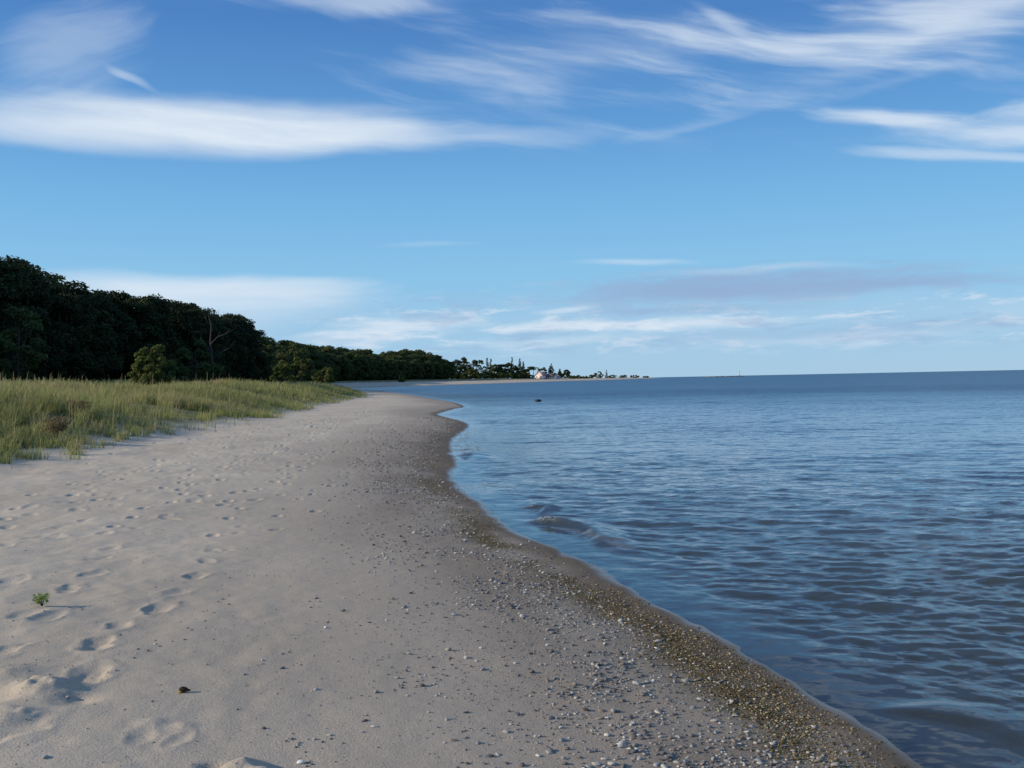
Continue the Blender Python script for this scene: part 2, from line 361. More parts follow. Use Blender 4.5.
alg = np.exp(-((s - (.46 + (fbm(X * .4, Y * .5, 66) - .5) * .5)) / .25) ** 2) * sstep(.44, .66, fbm(X * 1.3, Y * .9, 65, 3) + .07) * sstep(30, 8, Y)
grv = sstep(.3, .7, s) * sstep(2.0, .9, s) * (.4 + .6 * sstep(.35, .6, fbm(X * 1.2, Y * .6, 67, 3))) * sstep(60, 20, Y)
me = build_mesh('beach', np.stack([X, Y, h], 1), [q], True, {'wet': wet, 'dry': dry, 'veg': veg, 'alg': alg, 'grv': grv, 'film': sstep(.16, .02, s + (fbm(X * 2.5, Y * 1.6, 68) - .5) * .16)})
m, n, b = new_mat('sand')
P = n.new('ShaderNodeNewGeometry').outputs['Position']
big = n.noise(P, .5, 5., .55)[0]; mid = n.noise(P, 6., 4., .6)[0]; fine = n.noise(P, 90., 3., .7)[0]; grain = n.noise(P, 300., 2., .6)[0]
sand = n.mix(n.attr('dry'), (.35, .298, .238), (.535, .468, .372))
sand = n.mix(n.step(big, .35, .65, 0., .30), sand, (.31, .27, .215))
sand = n.mix(n.step(n.noise(n.vmul(P, (1.3, .16, 0)), 1., 5., .6)[0], .42, .66, 0., .18), sand, (.29, .25, .20))
sand = n.mix(n.step(fine, .45, .75, 0., .35), sand, (.19, .16, .125))
sand = n.mix(n.step(fine, .40, .22, 0., .3), sand, (.56, .51, .43))
sand = n.mix(n.m('MULTIPLY', n.attr('grv'), n.step(fine, .35, .6, .45, .95)), sand, (.205, .168, .130))
sand = n.mix(n.m('MULTIPLY', n.attr('alg'), n.step(mid, .3, .55, .4, .95)), sand, (.085, .062, .022))
sand = n.mix(n.m('MULTIPLY', n.attr('wet'), .85), sand, (.120, .083, .050))
vg = n.mix(n.step(mid, .35, .65), (.10, .105, .038), (.21, .19, .09))
vg = n.mix(n.step(big, .45, .62, 0., .8), vg, (.06, .07, .027))
sand = n.mix(n.m('MULTIPLY', n.attr('veg'), .93), sand, vg)
n.put(b.inputs['Base Color'], sand)
n.put(b.inputs['Roughness'], n.m('SUBTRACT', .92, n.m('ADD', n.m('MULTIPLY', n.attr('wet'), .2), n.m('MULTIPLY', n.attr('film'), .5))))
n.put(b.inputs['Specular IOR Level'], n.m('ADD', .06, n.m('MULTIPLY', n.attr('film'), .22)))
bh = n.m('ADD', n.m('MULTIPLY', fine, 1.), n.m('ADD', n.m('MULTIPLY', grain, .35), n.m('MULTIPLY', mid, 2.2)))
n.put(b.inputs['Normal'], n.bump(bh, .0045, n.m('SUBTRACT', 1., n.m('MULTIPLY', n.attr('wet'), .7))))
tag(link('beach', me, m), kind='structure')

# ------------------------------------------------------------------ lake
rY = np.concatenate([np.linspace(.5, 7.2, 20), 4 + 1 / np.linspace(1 / 3.25, 1 / 90, 760), 4 + np.geomspace(90, 40000, 200)[1:]])
X, Y, q = fan(31, 1000, 82, 40, rY)
s = sea_dist(X, Y); off = np.maximum(-s, 0)
dist = np.hypot(X, Y)
amp = sstep(.0, 1.0, off) * (.5 + .5 * sstep(.6, 4, off)) * sstep(170, 60, dist)
wr = np.random.default_rng(3)
hz = np.zeros_like(X)
gust = .55 + .9 * fbm(X * .16, Y * .07, 91, 3)
bend = 1.5 * (1 - np.exp(-off / 2.2))
near = dist < 170
xn, yn, bn = X[near], Y[near], bend[near]
acc = np.zeros(len(xn))
for k in range(46):
    L = 10 ** wr.uniform(math.log10(.12), math.log10(1.25)); th = R(wr.normal(205, 24)); kk = 2 * math.pi / L
    ph = kk * (xn * math.sin(th) + yn * math.cos(th) - bn * .55) + wr.uniform(0, 6.28)
    a = .0026 * L ** .30
    fade = sstep(3, 6, L / (.75 * yn ** 2 / 1720 + .004))
    acc += a * fade * (np.sin(ph) + .25 * np.cos(2 * ph))
hz[near] = acc
hz = hz * amp * gust
# small breaking wavelets running along the shore
foam = np.zeros_like(X)
def wavelet(x0, y0, x1, y1, hgt, wf, wb):
    L = math.hypot(x1 - x0, y1 - y0); tx, ty = (x1 - x0) / L, (y1 - y0) / L
    nx, ny = ty, -tx                      # towards the shore
    if nx > 0: nx, ny = -nx, -ny
    ex, ey = X - x0, Y - y0; t = (ex * tx + ey * ty) / L
    v = ex * nx + ey * ny + .10 * np.sin(t * 5.) - .25 * (t - .4) ** 2 + (vnoise(X * 6, Y * 6, 6) - .5) * .05
    al = sstep(-.10, .08, t) * sstep(1.25, .35, t)
    pr = np.where(v > 0, np.exp(-(v / wf) ** 2), np.exp(-(v / wb) ** 2))
    global hz, foam
    hz = hz * (1 - .7 * al * np.exp(-(v / (wf * 3)) ** 2)) + hgt * al * pr
    foam = np.maximum(foam, (y0 > 8) * np.exp(-((t - .03) / .10) ** 2) * np.exp(-((v - wf * .25) / (wf * .55)) ** 2))
wavelet(.36, 12.1, 1.25, 10.0, .088, .10, .34)
wavelet(2.02, 5.12, 2.75, 3.9, .028, .10, .30)
wavelet(-1.22, 23.3, -.6, 22.0, .08, .14, .5)
wavelet(.22, 13.5, .55, 12.9, .045, .09, .25)
wavelet(-2.9, 60, -1.2, 56, .06, .2, .6)
depth = np.maximum(hz - base_h(X, Y)[0], 0)
me = build_mesh('lake', np.stack([X, Y, hz], 1), [q], True, {'depth': depth, 'foam': foam, 'far': sstep(3, 22, dist), 'vfar': sstep(10, 140, dist), 'calm': amp})
m = bpy.data.materials.new('lake_water'); m.use_nodes = True; n = NT(m.node_tree); m.node_tree.nodes.remove(m.node_tree.nodes['Principled BSDF'])
P = n.new('ShaderNodeNewGeometry').outputs['Position']
farA = n.attr('far'); vfar = n.attr('vfar')
def slope(sc, stretch, detail, k, kx):
    v = n.new('ShaderNodeMapping'); v.inputs['Rotation'].default_value = (0, 0, R(9)); v.inputs['Scale'].default_value = (sc * stretch, sc, 0); n.put(v.inputs['Vector'], P)
    c_ = n.noise(v.outputs[0], 1., detail, .55, .25)[1]
    o1 = n.new('ShaderNodeVectorMath', operation='SUBTRACT'); n.put(o1.inputs[0], c_); o1.inputs[1].default_value = (.5, .5, .5)
    return n.vmul(o1.outputs[0], (k * kx, k, 0))
def scaled(v, f):
    q_ = n.new('ShaderNodeVectorMath', operation='SCALE'); n.put(q_.inputs[0], v); n.put(q_.inputs['Scale'], f); return q_.outputs[0]
def vadd(a_, b_):
    q_ = n.new('ShaderNodeVectorMath', operation='ADD'); n.put(q_.inputs[0], a_); n.put(q_.inputs[1], b_); return q_.outputs[0]
w3 = n.noise(n.vmul(P, (.05, .09, 0)), 1., 4., .55)[0]
gst = n.m('MULTIPLY', n.step(w3, .3, .7, .6, 1.25), n.step(n.attr('calm'), 0., .6, .3, 1.))
sl = scaled(slope(8., .42, 3., .55, .7), n.step(farA, 0., 1., .85, 1.))
sl = vadd(sl, scaled(slope(24., .4, 2., .30, .7), n.m('SUBTRACT', 1., n.m('MULTIPLY', vfar, .7))))
sl = vadd(sl, scaled(slope(2.6, .4, 3., .50, .6), n.step(farA, 0., 1., .25, 1.)))
sl = vadd(sl, scaled(slope(.7, .35, 3., .42, .5), farA))
sl = vadd(sl, scaled(slope(.16, .35, 3., .22, .5), vfar))
nn3 = n.new('ShaderNodeVectorMath', operation='NORMALIZE'); n.put(nn3.inputs[0], vadd(n.new('ShaderNodeNewGeometry').outputs['Normal'], scaled(sl, gst)))
inc = n.new('ShaderNodeNewGeometry').outputs['Incoming']
dt = n.new('ShaderNodeVectorMath', operation='DOT_PRODUCT'); n.put(dt.inputs[0], nn3.outputs[0]); n.put(dt.inputs[1], inc)
# facets that face away are hidden behind the wavelet in front: what shows is the facing side
nn4 = n.new('ShaderNodeVectorMath', operation='NORMALIZE'); n.put(nn4.inputs[0], vadd(nn3.outputs[0], scaled(inc, n.m('MULTIPLY', n.m('MAXIMUM', n.m('SUBTRACT', .03, dt.outputs['Value']), 0.), 2.))))
nrm = nn4.outputs[0]
dep = n.attr('depth')
body = n.new('ShaderNodeBsdfDiffuse'); n.put(body.inputs['Color'], n.mix(n.step(dep, .1, 1.1), (.070, .086, .078), (.020, .058, .098)))
tr = n.new('ShaderNodeBsdfTransparent'); n.put(tr.inputs['Color'], n.mix(n.step(dep, 0., .5), (.93, .93, .91), (.55, .66, .62)))
mxb = n.new('ShaderNodeMixShader'); n.put(mxb.inputs[0], n.m('SUBTRACT', 1., n.m('EXPONENT', n.m('MULTIPLY', dep, -2.2))))
n.nt.links.new(tr.outputs[0], mxb.inputs[1]); n.nt.links.new(body.outputs[0], mxb.inputs[2])
gl = n.new('ShaderNodeBsdfGlossy'); n.put(gl.inputs['Roughness'], n.step(vfar, 0., 1., .06, .26)); n.put(gl.inputs['Normal'], nrm); n.put(gl.inputs['Color'], n.mix(vfar, (.92, .95, 1.), (.80, .92, 1.)))
fr = n.new('ShaderNodeFresnel'); fr.inputs['IOR'].default_value = 1.33; n.put(fr.inputs['Normal'], nrm)
mx = n.new('ShaderNodeMixShader'); n.put(mx.inputs[0], n.m('MULTIPLY', fr.outputs[0], n.step(vfar, 0., 1., .95, .48)))
n.nt.links.new(mxb.outputs[0], mx.inputs[1]); n.nt.links.new(gl.outputs[0], mx.inputs[2])
fo = n.new('ShaderNodeBsdfDiffuse'); fo.inputs['Color'].default_value = (.6, .62, .6, 1)
mf = n.new('ShaderNodeMixShader'); n.put(mf.inputs[0], n.m('MULTIPLY', n.attr('foam'), n.step(n.noise(P, 45., 4., .6)[0], .45, .6, 0., .7)))
n.nt.links.new(mx.outputs[0], mf.inputs[1]); n.nt.links.new(fo.outputs[0], mf.inputs[2])
n.nt.links.new(mf.outputs[0], m.node_tree.nodes['Material Output'].inputs['Surface'])
tag(link('lake', me, m), kind='structure')

def H(x, y, prints=False):
    return float(ground_h(np.array([float(x)]), np.array([float(y)]), prints)[0][0])

# ------------------------------------------------------------------ pebbles and gravel
PEB_COL = {'grey': (.17, .17, .175), 'pale': (.42, .41, .39), 'tan': (.27, .20, .13), 'dark': (.07, .068, .07)}
pebm, n, b = new_mat('pebble_stone')
t = n.attr('tone'); g = n.new('ShaderNodeTexCoord').outputs['Object']
rp = n.new('ShaderNodeValToRGB'); rp.color_ramp.interpolation = 'LINEAR'
ob = n.new('ShaderNodeObjectInfo').outputs['Random']
isone = n.attr('single')
n.put(rp.inputs[0], n.m('ADD', n.m('MULTIPLY', t, n.m('SUBTRACT', 1., isone)), n.m('MULTIPLY', ob, isone)))
ee = rp.color_ramp.elements; ee[0].position = 0; ee[0].color = (*PEB_COL['dark'], 1); ee[1].position = 1.; ee[1].color = (.54, .52, .47, 1)
for p, c in [(.25, (.13, .125, .125)), (.45, (.22, .175, .13)), (.6, (.24, .235, .235)), (.82, (.35, .335, .30))]:
    k = ee.new(p); k.color = (*c, 1)
n.put(b.inputs['Base Color'], n.mix(n.step(n.noise(g, 60., 4.)[0], .35, .7, 0., .4), rp.outputs[0], (.12, .11, .10))); b.inputs['Roughness'].default_value = .6

def ico(sub):
    p = (1 + 5 ** .5) / 2
    V = np.array([(-1, p, 0), (1, p, 0), (-1, -p, 0), (1, -p, 0), (0, -1, p), (0, 1, p), (0, -1, -p), (0, 1, -p), (p, 0, -1), (p, 0, 1), (-p, 0, -1), (-p, 0, 1)], float); V /= np.linalg.norm(V[0])
    Fc = [(0, 11, 5), (0, 5, 1), (0, 1, 7), (0, 7, 10), (0, 10, 11), (1, 5, 9), (5, 11, 4), (11, 10, 2), (10, 7, 6), (7, 1, 8), (3, 9, 4), (3, 4, 2), (3, 2, 6), (3, 6, 8), (3, 8, 9), (4, 9, 5), (2, 4, 11), (6, 2, 10), (8, 6, 7), (9, 8, 1)]
    for _ in range(sub):
        V = list(map(tuple, V)); mp = {}; N = []
        def md(a, b_):
            k = (min(a, b_), max(a, b_))
            if k not in mp:
                v = np.add(V[a], V[b_]); V.append(tuple(v / np.linalg.norm(v))); mp[k] = len(V) - 1
            return mp[k]
        for a, b_, c in Fc:
            x, y, z = md(a, b_), md(b_, c), md(c, a); N += [(a, x, z), (b_, y, x), (c, z, y), (x, y, z)]
        Fc = N; V = np.array(V)
    return np.array(V), np.array(Fc)
def pebble_shape(seed, sub):
    r_ = np.random.default_rng(seed); V, Fc = ico(sub)
    for _ in range(4):
        dr = r_.normal(size=3); dr /= np.linalg.norm(dr); V = V * (1 + .16 * np.sign(r_.normal()) * np.clip(V @ dr, 0, 1)[:, None] ** 2)
    for _ in range(3):
        dr = r_.normal(size=3); dr /= np.linalg.norm(dr); lim = r_.uniform(.62, .85); ex = np.maximum(V @ dr - lim, 0); V = V - ex[:, None] * dr * .85
    V *= np.array([1.15, .85, r_.uniform(.42, .62)]); return V, Fc
SH1 = [pebble_shape(i, 1) for i in range(8)]; SH0 = [pebble_shape(20 + i, 0) for i in range(6)]
SH2 = []
for i in range(7):
    V, Fc = pebble_shape(40 + i, 2); me = build_mesh('pebble', V, [Fc], True, {'single': np.ones(len(V))}); me.materials.append(pebm); SH2.append(me)

pr = np.random.default_rng(11)
def scatter_band(nn, y0, y1, s0, s1, pw=1.):
    yy = 1 / pr.uniform(1 / y1, 1 / y0, nn) if pw else pr.uniform(y0, y1, nn)
    ss = pr.uniform(s0, s1, nn); xw = np.interp(yy, _wl[:, 1], _wl[:, 0]); c = np.interp(yy, _wl[:, 1], _ck)
    return xw - ss / c, yy, ss
# coarse pebbles
bx_, by_, bs_ = scatter_band(52000, 3.4, 45, .1, 2.7)
dens = np.exp(-((bs_ - 1.15) / .68) ** 2) * (.16 + .84 * sstep(.40, .66, fbm(bx_ * 1.9, by_ * 1.5, 51, 3))) + .35 * np.exp(-((bs_ - .75) / .3) ** 2) + .006
keep = pr.uniform(size=len(bx_)) < dens * .30 * (1 + .22 * np.maximum(by_ - 6, 0))
bx_, by_, bs_ = bx_[keep], by_[keep], bs_[keep]
sz_ = np.clip(pr.lognormal(math.log(.0074), .38, len(bx_)), .004, .018) * (1 + .028 * np.maximum(by_ - 5, 0))
# stones strewn over the drier sand
ox = pr.uniform(-5.5, .6, 230); oy = 1 / pr.uniform(1 / 16, 1 / 3.6, 230)
os_ = sea_dist(ox, oy); kk = (os_ > 1.4) & (abs(ox) < oy * .6 + .5)
kk &= pr.uniform(size=230) < np.where(ox > -2.2, .9, .35)
ox, oy = ox[kk], oy[kk]; osz = np.clip(pr.lognormal(math.log(.0062), .4, len(ox)), .004, .014)
lx = []; 
for (a, c_, k) in [((125, 655), (211, 618), 13), ((205, 620), (232, 570), 8), ((285, 715), (318, 760), 10), ((300, 728), (340, 722), 5), ((405, 655), (440, 668), 7), ((380, 655), (520, 745), 14), ((236, 668), (290, 640), 6), ((230, 560), (330, 600), 10)]:
    for i in range(k):
        t = (i + pr.uniform(0, 1)) / k; lx.append((*px2w(a[0] + (c_[0] - a[0]) * t + pr.normal(0, 4), a[1] + (c_[1] - a[1]) * t + pr.normal(0, 3), .28), pr.uniform(.006, .011)))
lx = np.array(lx)
sx_ = np.concatenate([ox, lx[:, 0]]); sy_ = np.concatenate([oy, lx[:, 1]]); ssz = np.concatenate([osz, lx[:, 2]])
allx = np.concatenate([bx_, sx_]); ally = np.concatenate([by_, sy_]); alls = np.concatenate([sz_, ssz]); onsand = np.concatenate([np.zeros(len(bx_), bool), np.ones(len(sx_), bool)])
allz = ground_h(allx, ally)[0]
inview = (abs(allx) < ally * .55) & (ally > 3.9)
score = np.where(inview, alls / ally, 0); top = np.argsort(-score)[:298]
topm = np.zeros(len(allx), bool); topm[top] = True
for i in np.flatnonzero(topm):
    o = bpy.data.objects.new('pebble', SH2[i % 7]); C.objects.link(o)
    o.location = (allx[i], ally[i], allz[i] + alls[i] * .22); o.rotation_euler = (pr.normal(0, .2), pr.normal(0, .2), pr.uniform(0, 6.28)); o.scale = (alls[i] * pr.uniform(.9, 1.25), alls[i] * pr.uniform(.8, 1.1), alls[i] * pr.uniform(.8, 1.1))
    if onsand[i]: tag(o, 'small stone strewn on the smooth sand away from the gravel band', 'pebble', 'stones strewn on the open sand')
    else: tag(o, 'small water-worn pebble lying in the gravel band along the waterline', 'pebble', 'pebbles in the gravel band')

def pebble_mass(name, xs, ys, zs, szs, shapes, tones, flat=1.):
    Vs, Fs, At = [], [], []; base_ = 0
    which = pr.integers(0, len(shapes), len(xs))
    for w_ in range(len(shapes)):
        ii = np.flatnonzero(which == w_)
        if not len(ii): continue
        V, Fc = shapes[w_]; a = pr.uniform(0, 6.28, len(ii)); c, s_ = np.cos(a)[:, None], np.sin(a)[:, None]; sc = szs[ii][:, None]
        Z = np.stack([(V[:, 0] * c - V[:, 1] * s_) * sc + xs[ii][:, None], (V[:, 0] * s_ + V[:, 1] * c) * sc + ys[ii][:, None], (V[:, 2] * flat + .22) * sc + zs[ii][:, None]], -1)
        Vs.append(Z.reshape(-1, 3)); Fs.append((Fc[None] + (np.arange(len(ii)) * len(V))[:, None, None] + base_).reshape(-1, 3)); base_ += len(ii) * len(V)
        At.append(np.repeat(tones[ii], len(V)))
    return build_mesh(name, np.vstack(Vs), [np.vstack(Fs)], True, {'tone': np.concatenate(At)})
r_ = ~topm
tag(link('gravel', pebble_mass('gravel', allx[r_], ally[r_], allz[r_], alls[r_], SH1, pr.uniform(0, 1, r_.sum())), pebm), 'band of loose grey and white gravel beside the wet sand', 'gravel', kind='stuff')
# fine shingle further off and fine grit close by
gx, gy, gs = scatter_band(26000, 3.4, 60, .12, 2.6)
dens = np.exp(-((gs - .95) / .7) ** 2) * (.15 + .85 * sstep(.38, .6, fbm(gx * 1.3, gy * .8, 51, 3)))
kk = pr.uniform(size=len(gx)) < dens * .9; gx, gy = gx[kk], gy[kk]
qy = 1 / pr.uniform(1 / 40, 1 / 3.6, 5200); qx = pr.uniform(-.52, .1, 5200) * qy; kk = (sea_dist(qx, qy) > 1.2) & (pr.uniform(size=5200) < .25 + .75 * sstep(.5, .66, fbm(qx * 1.2, qy * .8, 58, 3)))
gx = np.concatenate([gx, qx[kk]]); gy = np.concatenate([gy, qy[kk]])
gsz = np.clip(pr.lognormal(math.log(.0032), .4, len(gx)), .0015, .008) * (1 + gy * .02)
tag(link('shingle', pebble_mass('shingle', gx, gy, ground_h(gx, gy)[0], gsz, SH0, pr.beta(1.3, 1.3, len(gx))), pebm), 'fine grey shingle spread between the larger pebbles', 'shingle', kind='stuff')
# pale patches of crushed shell
for nm, (px, py, ax, ay, k) in {'crushed pale shells in a small bright patch near the beach bend': (464, 510, .16, .45, 420), 'crushed pale shells scattered in the gravel above the weed band': (560, 598, .22, .5, 380)}.items():
    x0, y0 = px2w(px, py, .12); cx = pr.normal(0, 1, k) * ax + x0; cy = pr.normal(0, 1, k) * ay + y0
    tag(link('shell_patch', pebble_mass('shell_patch', cx, cy, ground_h(cx, cy)[0], np.clip(pr.lognormal(math.log(.0055), .35, k), .003, .012), SH0, pr.uniform(.72, 1., k), .6), pebm), nm, 'shells', kind='stuff')
# washed-up weed crumbs
wx, wy, wsd = scatter_band(46000, 3.4, 26, .06, 1.2)
dens = np.exp(-((wsd - (.44 + (fbm(wx * .4, wy * .5, 66) - .5) * .5)) / .24) ** 2) * sstep(.38, .62, fbm(wx * 1.3, wy * .9, 65, 3) + .06)
kk = pr.uniform(size=len(wx)) < dens * np.where(wy < 8, 1.3, .8); wx, wy = wx[kk], wy[kk]
wm, n, b = new_mat('weed_debris'); t = n.attr('tone')
n.put(b.inputs['Base Color'], n.mix(n.step(t, .55, .95), n.mix(t, (.045, .032, .010), (.19, .125, .03)), (.34, .29, .17))); b.inputs['Roughness'].default_value = .6
wsz = np.clip(pr.lognormal(math.log(.0036), .45, len(wx)), .002, .012) * (1 + wy * .02)
tag(link('beach_weed', pebble_mass('beach_weed', wx, wy, ground_h(wx, wy)[0], wsz, SH0, pr.uniform(0, 1, len(wx)), .8), wm), 'band of crumbled golden brown weed washed up along the wet sand', 'seaweed', kind='stuff')

# ------------------------------------------------------------------ dune grass
gr = np.random.default_rng(21)
def grass_blades(bx, by, hgt, wid, tone, lean_dir, lean, seed_head=False):
    k = len(bx); bz = base_h(bx, by)[0] - .02
    ca, sa = np.cos(lean_dir), np.sin(lean_dir); fa = gr.uniform(0, 6.28, k); wx_, wy_ = np.cos(fa) * wid, np.sin(fa) * wid
    P0 = np.stack([bx, by, bz], 1); D = np.stack([ca * lean, sa * lean, np.zeros(k)], 1)
    W = np.stack([wx_, wy_, np.zeros(k)], 1); Zv = np.array([[0, 0, 1.]])
    p1 = P0 + D * .18 + Zv * (hgt * .48)[:, None]; p2 = P0 + D * .52 + Zv * (hgt * .84)[:, None]; p3 = P0 + D * 1.1 + Zv * (hgt * (1 - .12 * np.minimum(lean / hgt, 1)))[:, None]
    V = np.stack([P0 - W, P0 + W, p1 - W * .9, p1 + W * .9, p2 - W * .6, p2 + W * .6, p3], 1).reshape(-1, 3)
    i = np.arange(k)[:, None] * 7
    Q = np.concatenate([i + np.array([[0, 1, 3, 2]]), i + np.array([[2, 3, 5, 4]])]); T = i + np.array([[4, 5, 6]])
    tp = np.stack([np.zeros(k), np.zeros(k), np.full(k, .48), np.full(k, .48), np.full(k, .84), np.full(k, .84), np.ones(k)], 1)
    return V, Q, T, np.repeat(tone, 7), tp.ravel()
def sow(nn, y0, y1, d0, d1):
    y = 1 / gr.uniform(1 / y1, 1 / y0, nn); d_ = gr.uniform(d0, d1, nn)
    x = np.interp(y, DEP[:, 1], DEP[:, 0]) - d_; return x, y, d_
sets = []
tx, ty, td = (np.concatenate(p_) for p_ in zip(sow(21000, 9, 240, -1.2, 30), sow(15000, 40, 200, -1.0, 16)))
dd = dune_dist(tx, ty)
pr_ = (1 - .6 * sstep(.50, .62, fbm(tx * .22, ty * .16, 88, 3)) * sstep(3, 7, dd)) * sstep(-.9, 1.3, dd + (fbm(tx * .7, ty * .7, 81, 2) - .5) * 2.4) * (1 - .75 * sstep(7, 15, dd)) * (.30 + .70 * sstep(.3, .55, fbm(tx * .35, ty * .3, 83, 2)))
vis = (abs(tx) < ty * .70 + 4)
kk = (gr.uniform(size=len(tx)) < pr_) & vis; tx, ty, dd = tx[kk], ty[kk], dd[kk]
per = np.where(ty < 30, 36, np.where(ty < 60, 15, 9)).astype(int)
bx = np.repeat(tx, per); by = np.repeat(ty, per); bd = np.repeat(dd, per); k = len(bx)
rad = .10 + by * .0022; a_ = gr.uniform(0, 6.28, k); rr_ = rad * np.sqrt(gr.uniform(0, 1, k)); 
ch = np.repeat(gr.uniform(.65, 1.15, len(tx)), per); ct = np.repeat(np.clip(gr.uniform(0, 1, len(tx)) * .55 + 1.5 * (fbm(tx * .28, ty * .2, 87, 3) - .28), 0, 1), per)
ct = np.where(np.repeat(gr.uniform(size=len(tx)), per) < np.where(bd > 7, .30, .07) * 1.8 * sstep(.3, .7, fbm(bx * .3, by * .2, 89, 2)) * 1.4, 2.6, ct)
hg = ch * gr.uniform(.45, .95, k) * np.where(bd < 8, .72, .46) * (.45 + .55 * sstep(-.5, 3, bd))
ld = np.where(gr.uniform(size=k) < .55, a_, gr.normal(-.3, .7, k))
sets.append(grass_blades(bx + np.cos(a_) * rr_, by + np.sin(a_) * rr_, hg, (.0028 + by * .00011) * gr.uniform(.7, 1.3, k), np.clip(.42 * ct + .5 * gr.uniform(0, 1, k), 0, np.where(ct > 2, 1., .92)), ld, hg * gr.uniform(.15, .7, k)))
# straw stalks
k = 900; x_, y_, d_ = sow(k, 12, 140, .3, 24); hg = gr.uniform(.75, 1.15, k) * np.where(d_ < 9, 1, .8)
sets.append(grass_blades(x_, y_, hg, .003 + y_ * .00016, np.full(k, 1.), gr.normal(-.2, .6, k), hg * gr.uniform(.03, .2, k)))
# lone shoots out on the sand
k = 130; x_, y_, d_ = sow(k, 12, 100, -1.0, .5); hg = gr.uniform(.15, .45, k)
sets.append(grass_blades(x_, y_, hg, .004 + y_ * .00012, gr.uniform(0, .8, k), gr.uniform(0, 6.28, k), hg * gr.uniform(.1, .6, k)))
# knee-high growth in the field behind the dune and along the far shores
x_, y_, d_ = sow(42000, 24, 330, 8, 60); vis = abs(x_) < y_ * .62; x_, y_, d_ = x_[vis], y_[vis], d_[vis]; k = len(x_); hg = gr.uniform(.25, .6, k)
sets.append(grass_blades(x_, y_, hg, .006 + y_ * .0003, np.clip(gr.normal(.45, .25, k), 0, .9), gr.uniform(0, 6.28, k), hg * gr.uniform(.1, .6, k)))
Vs, Qs, Ts, As, Tp = [], [], [], [], []; o_ = 0
for V, Q, T, A, tp in sets:
    Vs.append(V); Qs.append(Q + o_); Ts.append(T + o_); As.append(A); Tp.append(tp); o_ += len(V)
me = build_mesh('dune_grass', np.vstack(Vs), [np.vstack(Qs), np.vstack(Ts)], False, {'tone': np.concatenate(As), 'tip': np.concatenate(Tp)})
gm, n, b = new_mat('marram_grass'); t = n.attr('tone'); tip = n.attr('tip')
c = n.mix(n.step(t, .1, .85), (.125, .16, .048), (.36, .37, .13)); c = n.mix(n.step(t, .93, .98), c, (.40, .33, .17)); c = n.mix(n.step(tip, .5, 1., 0., .45), c, (.47, .41, .22)); c = n.mix(n.step(tip, .35, 0., 0., .55), c, (.07, .06, .03))  # blade feet darkened last: shade low in the grass put into the colour
n.put(b.inputs['Base Color'], c)
trn = n.new('ShaderNodeBsdfTranslucent'); n.put(trn.inputs['Color'], c); mx = n.new('ShaderNodeMixShader'); mx.inputs[0].default_value = .35
n.nt.links.new(b.outputs[0], mx.inputs[1]); n.nt.links.new(trn.outputs[0], mx.inputs[2]); n.nt.links.new(mx.outputs[0], gm.node_tree.nodes['Material Output'].inputs['Surface'])
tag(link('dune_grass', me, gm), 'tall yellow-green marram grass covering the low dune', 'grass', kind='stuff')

# ------------------------------------------------------------------ trees
bark = plain('bark', (.06, .05, .04), .35, 8., .9, .02)
grey_wood = plain('weathered_wood', (.05, .048, .045), .3, 6., .9, .01)
leaf_dark = foliage('dark_leaves', (.009, .018, .008), (.034, .053, .019), .2)
leaf_mid = foliage('olive_leaves', (.028, .046, .016), (.088, .118, .040), .3, hue=(.085, .085, .035))
leaf_light = foliage('light_leaves', (.045, .065, .015), (.13, .15, .045), .3)
leaf_con = foliage('needles', (.022, .036, .016), (.06, .08, .032), .1)

def leaves(r, cen, rad, per, size, squash=.8, flat=False):
    """small leaf-sprays spread over and through clumps; returns V, quads, tone"""
    cen = np.asarray(cen, float); rad = np.asarray(rad, float); k = len(cen) * per
    cc = np.repeat(cen, per, 0); R_ = np.repeat(rad, per)
    dv = r.normal(size=(k, 3)); dv /= np.linalg.norm(dv, axis=1)[:, None]; dv[:, 2] = np.where(dv[:, 2] < -.3, -dv[:, 2], dv[:, 2])
    q_ = r.uniform(.35, 1.12, k) ** .6
    p = cc + dv * (R_ * q_)[:, None] * np.array([1, 1, squash])
    nn_ = dv * .7 + r.normal(size=(k, 3)) * .6 + np.array([0, 0, .35]); nn_ /= np.linalg.norm(nn_, axis=1)[:, None]
    u = np.cross(nn_, r.normal(size=(k, 3))); u /= np.linalg.norm(u, axis=1)[:, None]; v = np.cross(nn_, u)
    sz = size * r.uniform(.55, 1.3, k)[:, None]
    V = np.stack([p - u * sz, p - v * sz * .55 + nn_ * sz * .15, p + u * sz, p + v * sz * .55 + nn_ * sz * .15], 1).reshape(-1, 3)
    cl = np.repeat(r.uniform(0, .6, len(cen)), per)
    tone = np.clip(cl + r.uniform(0, .4, k) + .15 * dv[:, 2], 0, 1)
    return V, np.arange(k * 4).reshape(-1, 4), np.repeat(tone, 4)

